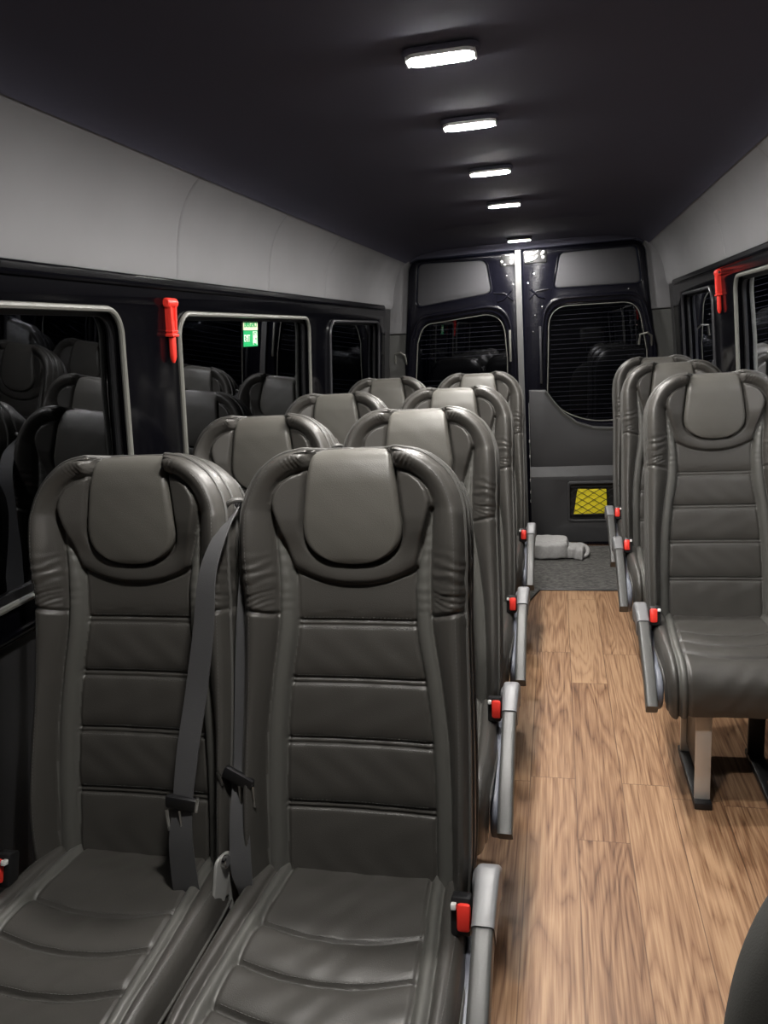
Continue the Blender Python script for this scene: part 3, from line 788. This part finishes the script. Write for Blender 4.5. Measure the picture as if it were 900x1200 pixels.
def build_cushion(parent):
    NC = 121
    P = np.array([(.05, .432), (0, .440), (-.06, .447), (-.16, .450), (-.28, .454), (-.36, .457), (-.405, .452), (-.435, .436), (-.450, .41), (-.455, .375), (-.448, .335), (-.435, .305)])
    d = np.r_[0, np.cumsum(np.hypot(*np.diff(P, axis=0).T))]; NS = 210
    s = np.linspace(0, d[-1], NS); yy = lut(d, P[:, 0]*1)(s) if False else np.interp(s, d, P[:, 0]); zz = np.interp(s, d, P[:, 1])
    for _ in range(30):
        yy[1:-1] = (yy[:-2]+2*yy[1:-1]+yy[2:])/4; zz[1:-1] = (zz[:-2]+2*zz[1:-1]+zz[2:])/4
    ty, tz = np.gradient(yy, s), np.gradient(zz, s); nl = np.hypot(ty, tz); ny, nz = tz/nl, -ty/nl   # outward normal
    Sx = np.sin(np.linspace(-1, 1, NC)*PI/2*.9)/math.sin(PI/2*.9)
    hw = lut([0, .08, .20, .35, .50, d[-1]], [.198, .204, .211, .212, .208, .200])(s)
    U = Sx[None, :]*hw[:, None]; SS = np.repeat(s[:, None], NC, 1); A = np.abs(U)
    bi = lut([0, .1, .25, .42, .55, d[-1]], [.132, .136, .146, .152, .150, .147])(s)[:, None]; bo = bi+.026
    Z = np.zeros_like(U)
    s0 = .05  # path length where y = 0
    seam = [.15, .245, .335]
    cs = lambda q: (s0+q+.022*(1-(U/.15)**2))
    Z = np.where(A < bi, -.008*(1-(A/.16)**2), Z)
    bnd = [-.2]+seam+[.80]
    for lo, hi in zip(bnd[:-1], bnd[1:]):
        t = (SS-cs(lo))/(hi-lo)*2-1; k = (A < bi) & (SS >= cs(lo)) & (SS < cs(hi)); Z = np.where(k, Z+.009*(1-np.abs(t)**4), Z)
    tb = np.clip((A-bi)/.026, 0, 1)
    Z = np.where((A >= bi) & (A < bo), .007+.007*np.sin(PI*tb), Z)
    tt_ = np.clip((A-bo)/(hw[:, None]-bo), 0, 1)
    Z = np.where(A >= bo, .006+.014*np.sin(PI*(.15+.6*tt_)), Z)
    Z = blur(Z, 3)
    for q in seam: Z -= .007*np.exp(-((SS-cs(q))/.0042)**2)*(A < bi+.002)
    Z -= .008*np.exp(-((A-bi)/.0038)**2)+.008*np.exp(-((A-bo)/.0038)**2)
    # soft puckers at the back of the panel
    Z += (A < bi)*.0012*np.sin(SS*75+U*38+np.sin(U*30))*np.sin(U*46+2)
    e = hw[:, None]-A; k = np.clip(e/.03, 0, 1); Z -= .03*(1-np.sqrt(1-(1-k)**2))
    V = []; Fc = []; mi = []
    for i in range(NS):
        for j in range(NC): V.append((U[i, j], yy[i]+ny[i]*Z[i, j], zz[i]+nz[i]*Z[i, j]))
    for i in range(NS-1):
        for j in range(NC-1):
            Fc.append((i*NC+j, i*NC+j+1, i*NC+NC+j+1, i*NC+NC+j)); a = abs(U[i, j]+U[i, j+1])/2
            mi.append(1 if bi[i, 0] < a < bo[i, 0] else 0)
    for c in (0, NC-1):
        prev = [i*NC+c for i in range(NS)]; sg = -1 if c == 0 else 1
        for o, dz in ((.004, -.010), (.003, -.022), (.006, -.034), (.002, -.046), (.004, -.07), (-.004, -.10)):
            ids = []
            for i in range(NS):
                ids.append(len(V)); q = Z[i, c]+dz*(1 if i < 150 else max(.3, 1-(i-150)/60))
                V.append((U[i, c]+sg*o, yy[i]+ny[i]*q, max(.30, zz[i]+nz[i]*q)))
            for i in range(NS-1): Fc.append((prev[i], prev[i+1], ids[i+1], ids[i])); mi.append(0)
            prev = ids
    me = bpy.data.meshes.new('seat_cushion'); me.from_pydata(V, [], Fc)
    for m in (M['leather'], M['leather_band']): me.materials.append(m)
    me.polygons.foreach_set('material_index', mi)
    bm = bmesh.new(); bm.from_mesh(me); bmesh.ops.recalc_face_normals(bm, faces=bm.faces); bm.to_mesh(me); bm.free()
    me.polygons.foreach_set('use_smooth', [True]*len(me.polygons))
    o = link(bpy.data.objects.new('seat_cushion', me), parent)
    for c in (0, NC-1):
        sg = -1 if c == 0 else 1
        pts = [(U[i, c]+sg*.004, yy[i]+ny[i]*(Z[i, c]-.016), zz[i]+nz[i]*(Z[i, c]-.016)) for i in range(30, NS-6, 2)]
        MB().tube(pts, .0036, n=7).build('piping', M['piping'], o)
    sb = MB()
    def surf(u, sv):
        f = float(np.clip(sv/s[-1]*(NS-1), 0, NS-1.001)); i = int(f); f -= i
        q = np.interp(u, U[i], Z[i])*(1-f)+np.interp(u, U[i+1], Z[i+1])*f+.0003
        return (u, (yy[i]+ny[i]*q)*(1-f)+(yy[i+1]+ny[i+1]*q)*f, (zz[i]+nz[i]*q)*(1-f)+(zz[i+1]+nz[i+1]*q)*f)
    for q in seam:
        for dq in (.0065, -.0065):
            for x in np.arange(-.138, .136, .007):
                f = lambda xx: s0+q+dq+.022*(1-(xx/.15)**2)
                sb.tube([surf(x, f(x)), surf(x+.0042, f(x+.0042))], .0007, n=4)
    for sg in (-1, 1):
        for sv in np.arange(.09, .52, .007):
            x = sg*(float(np.interp(sv, s, hw))-.014); x2 = sg*(float(np.interp(sv+.0042, s, hw))-.014)
            sb.tube([surf(x, sv), surf(x2, sv+.0042)], .0007, n=4)
    sb.build('stitching', M['stitch'], o, smooth=False)
    # hard pan underneath
    MB().box((0, -.20, .318), (.36, .44, .05), .012).build('seat_pan', M['black'], o)
    return o

def rsec(w, h, r, n=4):
    return [(a, b) for a, b in rrect(0, 0, w, h, min(r, w*.99, h*.99), n)]

def build_armrest(parent, sx):
    dz = -.028 if sx < 0 else -.008
    x = sx*.245
    def pth(t0, t1, n):
        K = lut([0, .12, .3, .55, .8, 1], [-.055, -.085, -.15, -.255, -.36, -.425]); Zk = lut([0, .12, .3, .55, .8, 1], [.498, .515, .503, .455, .395, .342])
        return [(x, float(K(t)), float(Zk(t))+dz) for t in np.linspace(t0, t1, n)]
    a = MB().sweep(pth(.25, 1, 22), (1, 0, 0), lambda t: rsec(.0165, .026-.004*t, .007)).build('armrest', M['arm'], parent)
    MB().sweep(pth(0, .36, 14), (1, 0, 0), lambda t: rsec(.0215-.003*t, .031-.002*t, .009)).build('armrest_cap', M['cap'], a)
    # hub that joins the arm to the seat frame
    MB().box((x-sx*.010, -.052, .468+dz), (.040, .050, .105), .017, seg=5).build('armrest_hub', M['cap'], a)
    MB().box((x-sx*.022, -.03, .42+dz), (.016, .07, .14), .006).build('armrest_mount', M['black'], a)
    return a

def build_side_cover(parent, sx):
    pts = [(.03, .30), (.02, .43), (-.05, .45), (-.38, .40), (-.415, .36), (-.40, .31), (-.33, .265), (-.22, .245), (-.08, .255)]
    return plate('side_cover', rpoly(pts, .035), [], .018, M['cover'], lambda a, b, t: (sx*(.211+t), a, b), parent, bevel=.005)

def build_buckle(parent, sx):
    R_ = Matrix.Rotation(math.radians(-18), 3, 'X')
    c = Vector((sx*.206, -.135, .492))
    b = MB().box(c, (.034, .032, .062), .006, R_).build('buckle', M['black'], parent)
    MB().box(c+Vector((sx*.005, -.016, .006)), (.023, .014, .044), .006, R_).build('release_button', M['red'], b)
    MB().box(c+Vector((-sx*.011, -.014, .024)), (.009, .012, .010), .002, R_).build('buckle_corner', M['white'], b)
    MB().box(c+Vector((-sx*.011, -.016, -.020)), (.009, .010, .009), .002, R_).build('buckle_corner', M['white'], b)
    MB().cyl(c+Vector((0, .004, -.03)), c+Vector((0, .05, -.14)), .008, n=10).build('buckle_stalk', M['black'], b)
    return b

def build_belt(parent, sx, low, over=True):
    """belt hanging from a guide at the shoulder; low: where its tongue hangs"""
    gd = MB()
    gx = sx*.212
    c = bp3(gx, .700, .000 if over else -.040)
    loop = [Vector(c)+Vector((sx*.018*math.cos(a)*1.0, -.030*math.sin(a), .016*math.sin(a)+.010*math.cos(a))) for a in np.linspace(0, 2*PI, 28, endpoint=False)]
    gd.tube(loop, .0052, closed=True, n=8)
    g = gd.build('belt_guide', M['piping'], parent)
    MB().cyl(Vector(c)+Vector((-sx*.02, .012, .0)), Vector(c)+Vector((sx*.002, .012, .004)), .012, n=16, bev=.003).build('guide_boss', M['black'], g)
    # webbing: over the bolster (window and single seats) or down in the gap (aisle seats)
    if over:
        K = [((.216, .695, .012), (.020, .0, .024)), ((.212, .655, .070), (.030, -.012, .006)), ((.196, .58, .100), (.038, -.012, .0)), ((.184, .48, .096), (.046, -.014, 0)), ((.166, .37, .092), (.048, -.014, 0)),
             ((.150, .25, .104), (.047, -.012, 0)), ((.143, .165, .112), (.042, -.008, 0)), ((.138, .08, .112), (.048, .0, 0)), ((.140, .0, .100), (.050, .006, 0)), ((.158, -.03, .08), (.040, .02, 0)), ((.19, -.10, .05), (.02, .03, 0))]
    else:
        K = [((.205, .690, -.020), (.020, .0, .030)), ((.214, .62, .0), (.016, -.022, .0)), ((.2175, .52, .02), (.012, -.030, .0)), ((.2195, .40, .03), (.012, -.036, 0)), ((.2195, .29, .04), (.012, -.036, 0)), ((.219, .215, .05), (.016, -.03, 0)),
             ((.216, .17, .064), (.026, -.012, 0)), ((.212, .10, .076), (.040, .0, 0)), ((.206, .03, .085), (.044, .008, 0)), ((.200, -.01, .085), (.036, .02, 0)), ((.205, -.06, .06), (.02, .03, 0))]
    K = [((sx*p[0], p[1], p[2]), (w_[0], w_[1], w_[2])) for p, w_ in K]
    kp = np.array([bp3(*k[0]) for k in K]); kw = np.array([(k[1][0], sx*k[1][1], k[1][2]) for k in K]); t = np.arange(len(K)); tf = np.linspace(0, len(K)-1, 90)
    pts = np.stack([lut(t, kp[:, i])(tf) for i in range(3)], 1); ws = np.stack([lut(t, kw[:, i])(tf) for i in range(3)], 1)
    w = MB().ribbon(pts, ws, .0022).build('belt_webbing', M['webbing'], parent)
    # a second, retracting run behind the first
    K2 = [bp3(sx*.214, .665, -.055), bp3(sx*.2165, .5, -.045), bp3(sx*.218, .25, -.045), bp3(sx*.2165, .0, -.045)]
    MB().ribbon(K2, [(.006, .030, 0)]*4, .002).build('belt_return', M['webbing'], w)
    # tongue
    tc = Vector(bp3(sx*(.143 if over else .214), low, .117 if over else .072))
    tg_ = MB().box(tc, (.062, .014, .026), .006, Matrix.Rotation(sx*.12 if over else -sx*.5, 3, 'Y')).build('belt_tongue', M['black'], w)
    l = [tc+Vector((-sx*.016+a*.013, -.004, b-.042)) for a, b in ((-1, .03), (-1, -.012), (1, -.012), (1, .03))]
    MB().tube(l, .0034, n=6).build('tongue_blade', M['chrome'], tg_)
    MB().tube([tc+Vector((sx*.030, -.006, -.012)), tc+Vector((sx*.037, -.006, .016))], .0034, n=6).build('tongue_bar', M['chrome'], tg_)
    return w

def build_bracket(parent, sx):
    holes = [rrect(-.028, .425, .007, .010, .006), rrect(-.052, .385, .006, .006, .005), rrect(-.030, .378, .006, .010, .005), rrect(-.055, .355, .006, .006, .005), rrect(-.03, .343, .007, .005, .004)]
    o = plate('recline_bracket', rpoly([(.0, .515), (-.042, .52), (-.095, .33), (.02, .33)], [.016, .016, .01, .01]), holes, .006, M['steel'], lambda a, b, t: (sx*(.205+t)+sx*(a+.03)*.22, a-.055, b), parent, bevel=.0015)
    MB().cyl((sx*.200, -.078, .505), (sx*.220, -.078, .505), .012, n=18, bev=.002).build('pivot_bolt', M['chrome'], o)
    return o

def build_legs(parent, sx, low=0):
    """two flat steel legs on the aisle side, black ones on the wall side"""
    for y, w in ((-.375, .044), (-.10, .044)):
        MB().box((sx*.095, y, .158-low/2), (w, .012, .312+low), .003).build('leg', M['metal'], parent)
        MB().box((-sx*.115, y, .158-low/2), (.05, .014, .312+low), .003).build('leg', M['black'], parent)
    MB().box((sx*.095, -.235, .012-low), (.05, .34, .022), .004).build('foot_rail', M['black'], parent)
    r = MB().box((-sx*.115, -.235, .012-low), (.05, .34, .022), .004).build('foot_rail', M['black'], parent)
    MB().cyl((-sx*.115, -.30, .022), (-sx*.115, -.30, .032), .012, n=6).build('rail_bolt', M['chrome'], r)
    MB().box((sx*.095, -.2375, .17), (.008, .262, .26), .002).build('leg_plate', M['black'], parent)

def make_seat(name, arm, belt, low, bracket):
    """arm: side of armrest and buckle (0: no armrest), belt: side of the belt"""
    t = empty(name)
    build_cushion(t); b = build_backrest(t); build_pad(t); build_shell(t)
    if arm:
        build_armrest(t, arm); build_side_cover(t, arm)
    build_buckle(t, arm or -belt); build_belt(t, belt, low, False); build_legs(t, arm or 1)
    if bracket: build_bracket(t, belt)
    return t

def swap(src, arm, belt, low, bracket, name='passenger_seat'):
    """same cushion and backrest, other fittings"""
    t = empty(name)
    for ch in list(src.children):
        if ch.name.split('.')[0] in ('seat_cushion', 'backrest', 'headrest_pad', 'back_shell'): copy_tree(ch, t)
    if arm: build_armrest(t, arm); build_side_cover(t, arm)
    build_buckle(t, arm or -belt); build_belt(t, belt, low, arm == 0); build_legs(t, arm or 1, .015 if arm == -1 else 0)
    if bracket: build_bracket(t, belt)
    return t

aisle = make_seat('passenger_seat', 1, -1, .20, False)
window = swap(aisle, 0, 1, .165, True)
single = swap(aisle, -1, 1, .17, False)
G1, G2, G3 = 'aisle seats of the left pairs', 'window seats of the left pairs', 'single seats along the right side'
YA = [1.225, 1.945, 2.72, 3.66]
YS = [2.585, 3.42, 4.02]
XS = [.497, .485, .490]
AL = ['large dark leather aisle seat nearest the camera, with red belt buckle and grey armrest',
      'dark leather aisle seat directly behind the nearest aisle seat, beside the wood floor',
      'dark leather aisle seat third along the aisle, counted from the camera',
      'dark leather aisle seat farthest back in the left pairs, before the rear door seam']
WLb = ['dark leather window seat nearest the camera with a slack belt hanging at its right edge',
       'dark leather window seat below the red hammer and green exit sign, second from camera',
       'dark leather window seat third from the camera along the left windows',
       'dark leather window seat farthest back on the left beside the rearmost side window']
SL = ['single dark leather seat nearest on the right, standing on a bare steel leg',
      'single dark leather seat on the right directly behind the one on the bare steel leg',
      'single dark leather seat farthest back on the right, mostly hidden, near the yellow pocket']
for src, xs, ys, labs, grp in ((aisle, [-.372]*4, YA, AL, G1), (window, [-.821]*4, YA, WLb, G2), (single, XS, YS, SL, G3)):
    objs = [src]+[copy_tree(src) for _ in ys[1:]]
    for o, x, y, lb in zip(objs, xs, ys, labs):
        o.location = (x, y, .015 if src is single else 0); tag(o, lb, 'seat', grp)

# the front seat whose shoulder shows at the lower right
def front_seat():
    t = empty('front_seat', (.405, .60, 0))
    V = []; Fc = []; N, K = 48, 64
    for i in range(N):
        s = i/(N-1); z = .42+.575*s
        hw = .262*(1-max(0, (s-.38)/.62)**2.6)**.5 if s > .38 else .252+.010*math.sin(s/.38*PI/2)
        hd = .062*(1-.35*max(0, (s-.6)/.4)**2)*(1 if s < .97 else .7)
        for k in range(K):
            a = 2*PI*k/K; c, sn = math.cos(a), math.sin(a)
            V.append((max(hw, .02)*abs(c)**.7*(1 if c > 0 else -1), .12*s+hd*abs(sn)**.7*(1 if sn > 0 else -1), z))
    for i in range(N-1):
        for k in range(K): Fc.append((i*K+k, i*K+(k+1) % K, i*K+K+(k+1) % K, i*K+K+k))
    Fc += [tuple(range(K)), tuple((N-1)*K+k for k in range(K))]
    mesh_obj('backrest', V, Fc, M['front'], t)
    MB().box((0, -.26, .39), (.5, .52, .13), .05, seg=5).build('seat_cushion', M['front'], t)
    MB().box((0, -.24, .16), (.36, .4, .32), .02).build('seat_base', M['black'], t)
    MB().box((0, .15, 1.30), (.27, .09, .19), .045, seg=5).build('headrest', M['front'], t)
    MB().cyl((-.06, .13, 1.12), (-.06, .145, 1.24), .007, n=10).build('headrest_post', M['chrome'], t)
    MB().cyl((.06, .13, 1.12), (.06, .145, 1.24), .007, n=10).build('headrest_post', M['chrome'], t)
    return tag(t, 'smooth black front seat shoulder cut off by the lower right corner', 'seat')
front_seat()

# ------------------------------------------------------------------ ceiling lamps
def lamp():
    t = empty('ceiling_lamp')
    plate('lamp_base', rrect(0, 0, .074, .032, .024, 10), [], .010, M['ceil'], lambda a, b, t_: (a, b, .004-t_), t, bevel=.003)
    plate('lamp_lens', rrect(0, 0, .062, .026, .020, 8), [], .0095, M['lamp'], lambda a, b, t_: (a, b, -.0055-t_), t, bevel=.0015)
    plate('lens_side_mask', rrect(0, 0, .0665, .0285, .023, 8), [rrect(0, 0, .0628, .0266, .0205, 8)], .0085, M['white'], lambda a, b, t_: (a, b, -.0050-t_), t, bevel=.001)  # ring added to keep the lens sides from lighting the ceiling
    for sg in (-1, 1):
        MB().box((sg*.0652, 0, -.0115), (.004, .034, .012), .0015).build('end_baffle', M['white'], t)  # added at both ends to cut the light thrown sideways
    return t
l0 = lamp(); g = 'lamps along the middle of the ceiling'
LY = [1.627, 2.15, 2.79, 3.52, 4.92, .86]
LL = ['large bright bar lamp on the ceiling, nearest one in view at the top',
      'bright ceiling lamp second in the receding row, counted from the camera',
      'bright ceiling lamp in the middle of the receding row of five',
      'small bright ceiling lamp next to last in the row towards the rear doors',
      'smallest bright ceiling lamp directly over the seam of the rear doors',
      'bright ceiling lamp just above the view, over the front pair of seats']
for i, (y, lb) in enumerate(zip(LY, LL)):
    o = l0 if i == 0 else copy_tree(l0)
    o.location = (-.207, y, 1.945); tag(o, lb, 'lamp', g)

# ------------------------------------------------------------------ emergency hammers
def hammer():
    t = empty('emergency_hammer')     # local: x out of the wall, y along it, z up; hung from the top
    V = MB()
    V.sweep([(.014, 0, z) for z in np.linspace(-.052, -.155, 14)], (0, 1, 0), lambda s: rsec(.0085+.0025*math.sin(s*PI*.9)*(s > .2)-.0055*max(0, (s-.85)/.15)**2, .008-.004*max(0, (s-.85)/.15)**2, .006))
    h = V.build('hammer_handle', M['red'], t)
    MB().cyl((.014, -.030, -.010), (.014, .030, -.010), .012, n=18, bev=.003).build('hammer_head', M['red'], t)
    MB().cyl((.014, .029, -.010), (.014, .037, -.010), .006, .001, n=14).build('steel_tip', M['chrome'], h)
    c = MB()
    c.sweep([(.008, 0, z) for z in np.linspace(-.018, -.085, 10)], (0, 1, 0), lambda s: rsec(.021-.006*s, .0095, .006))
    for sg in (-1, 1): c.sweep([(.017, sg*(.017-.005*s), -.018-.067*s) for s in np.linspace(0, 1, 8)], (0, 1, 0), rsec(.004, .0075, .003))
    c.box((.014, 0, -.088), (.026, .042, .007), .002).box((.014, 0, -.078), (.022, .038, .004), .001)
    c.build('hammer_holder', M['red'], t)
    MB().box((.001, 0, -.05), (.004, .034, .10), .001).build('back_plate', M['black'], t)
    return t
hm = hammer(); ztop = 1.565
hm.location = (XC-(float(prof(1.5))-.018), 2.045, ztop); hm.rotation_euler = (0, math.radians(4), 0); hm.scale = (1, .92, 1.12)
tag(hm, 'red emergency hammer in its holder on the left pillar between two windows', 'hammer', 'red emergency hammers')
h2 = copy_tree(hm); h2.location = (XC+(float(prof(1.53))-.018), 3.50, 1.605); h2.rotation_euler = (0, math.radians(4), PI)
h2.location.y = 3.52
tag(h2, 'red emergency hammer in its holder on the right pillar above the single seats', 'hammer', 'red emergency hammers')

# ------------------------------------------------------------------ exit sign on the second left window
def sign():
    zc, yc = 1.470, 2.715; hw, hh = .068, .048
    f = wall_map(-1, .0065)
    def fm(a, b, t): return f(a, b, t)
    t = plate('exit_sign', [(yc-hw, zc-hh), (yc+hw, zc-hh), (yc+hw, zc+.008), (yc-hw, zc+.008)], [], .001, M['sign_green'], fm)
    plate('pale_header', [(yc-hw, zc+.009), (yc+hw, zc+.009), (yc+hw, zc+hh), (yc-hw, zc+hh)], [], .001, M['sign_white'], fm, t)
    def text(s, y, z, size, m, nm, sx=1.0):
        cu = bpy.data.curves.new(nm, 'FONT'); cu.body = s; cu.size = size; cu.align_x = 'CENTER'; cu.align_y = 'CENTER'
        cu.extrude = .0004; cu.offset = .0006
        o = bpy.data.objects.new('tmp', cu); COL.objects.link(o); dg = bpy.context.evaluated_depsgraph_get()
        me = bpy.data.meshes.new_from_object(o.evaluated_get(dg)); bpy.data.objects.remove(o)
        for v in me.vertices: v.co = Vector(fm(y+v.co.x*sx, z+v.co.y, .0016+v.co.z))
        me.materials.clear(); me.materials.append(m); me.name = nm
        return link(bpy.data.objects.new(nm, me), t)
    text('EMERGENCY', yc, zc+.0285, .028, M['sign_green'], 'sign_text', .78)
    text('EXIT', yc-.037, zc-.020, .034, M['sign_text'], 'sign_text', .80)
    # running figure in a doorway
    fg = MB()
    def q(a, b): return fm(yc+a, zc+b*.82, .0018)
    for p in (([(.022, -.052), (.022, .004), (.056, .004), (.056, -.052)]),): fg.tube([q(*k) for k in p], .0022, n=5)
    fg.cyl(fm(yc+.042, zc-.005, .0012), fm(yc+.042, zc-.005, .0022), .0055, n=14)
    for p in ([(.038, -.013), (.034, -.028)], [(.038, -.014), (.050, -.020), (.054, -.014)], [(.036, -.014), (.028, -.022)], [(.034, -.028), (.044, -.034), (.040, -.046)], [(.034, -.028), (.030, -.040), (.022, -.043)]):
        fg.tube([q(*k) for k in p], .0032, n=6)
    fg.build('running_figure', M['sign_text'], t)
    return tag(t, 'small green and white emergency exit sticker on the second left window', 'sign')
sign()

# ------------------------------------------------------------------ front end of the cabin behind the camera
struct(MB().box((XC, Y0-.03, .98), (1.9, .05, 1.96)).build('wall_front', M['wall'], smooth=False))

# ------------------------------------------------------------------ world, view
w = bpy.data.worlds.new('night'); SC.world = w; w.use_nodes = True
w.node_tree.nodes['Background'].inputs[0].default_value = (.004, .005, .009, 1); w.node_tree.nodes['Background'].inputs[1].default_value = 1
vs_ = SC.view_settings; vs_.view_transform = 'Standard'; vs_.look = 'None'; vs_.gamma = 1; vs_.exposure = 1.62; vs_.use_curve_mapping = False
SC.cycles.use_denoising = True
SC.cycles.max_bounces = 8; SC.cycles.sample_clamp_indirect = 6
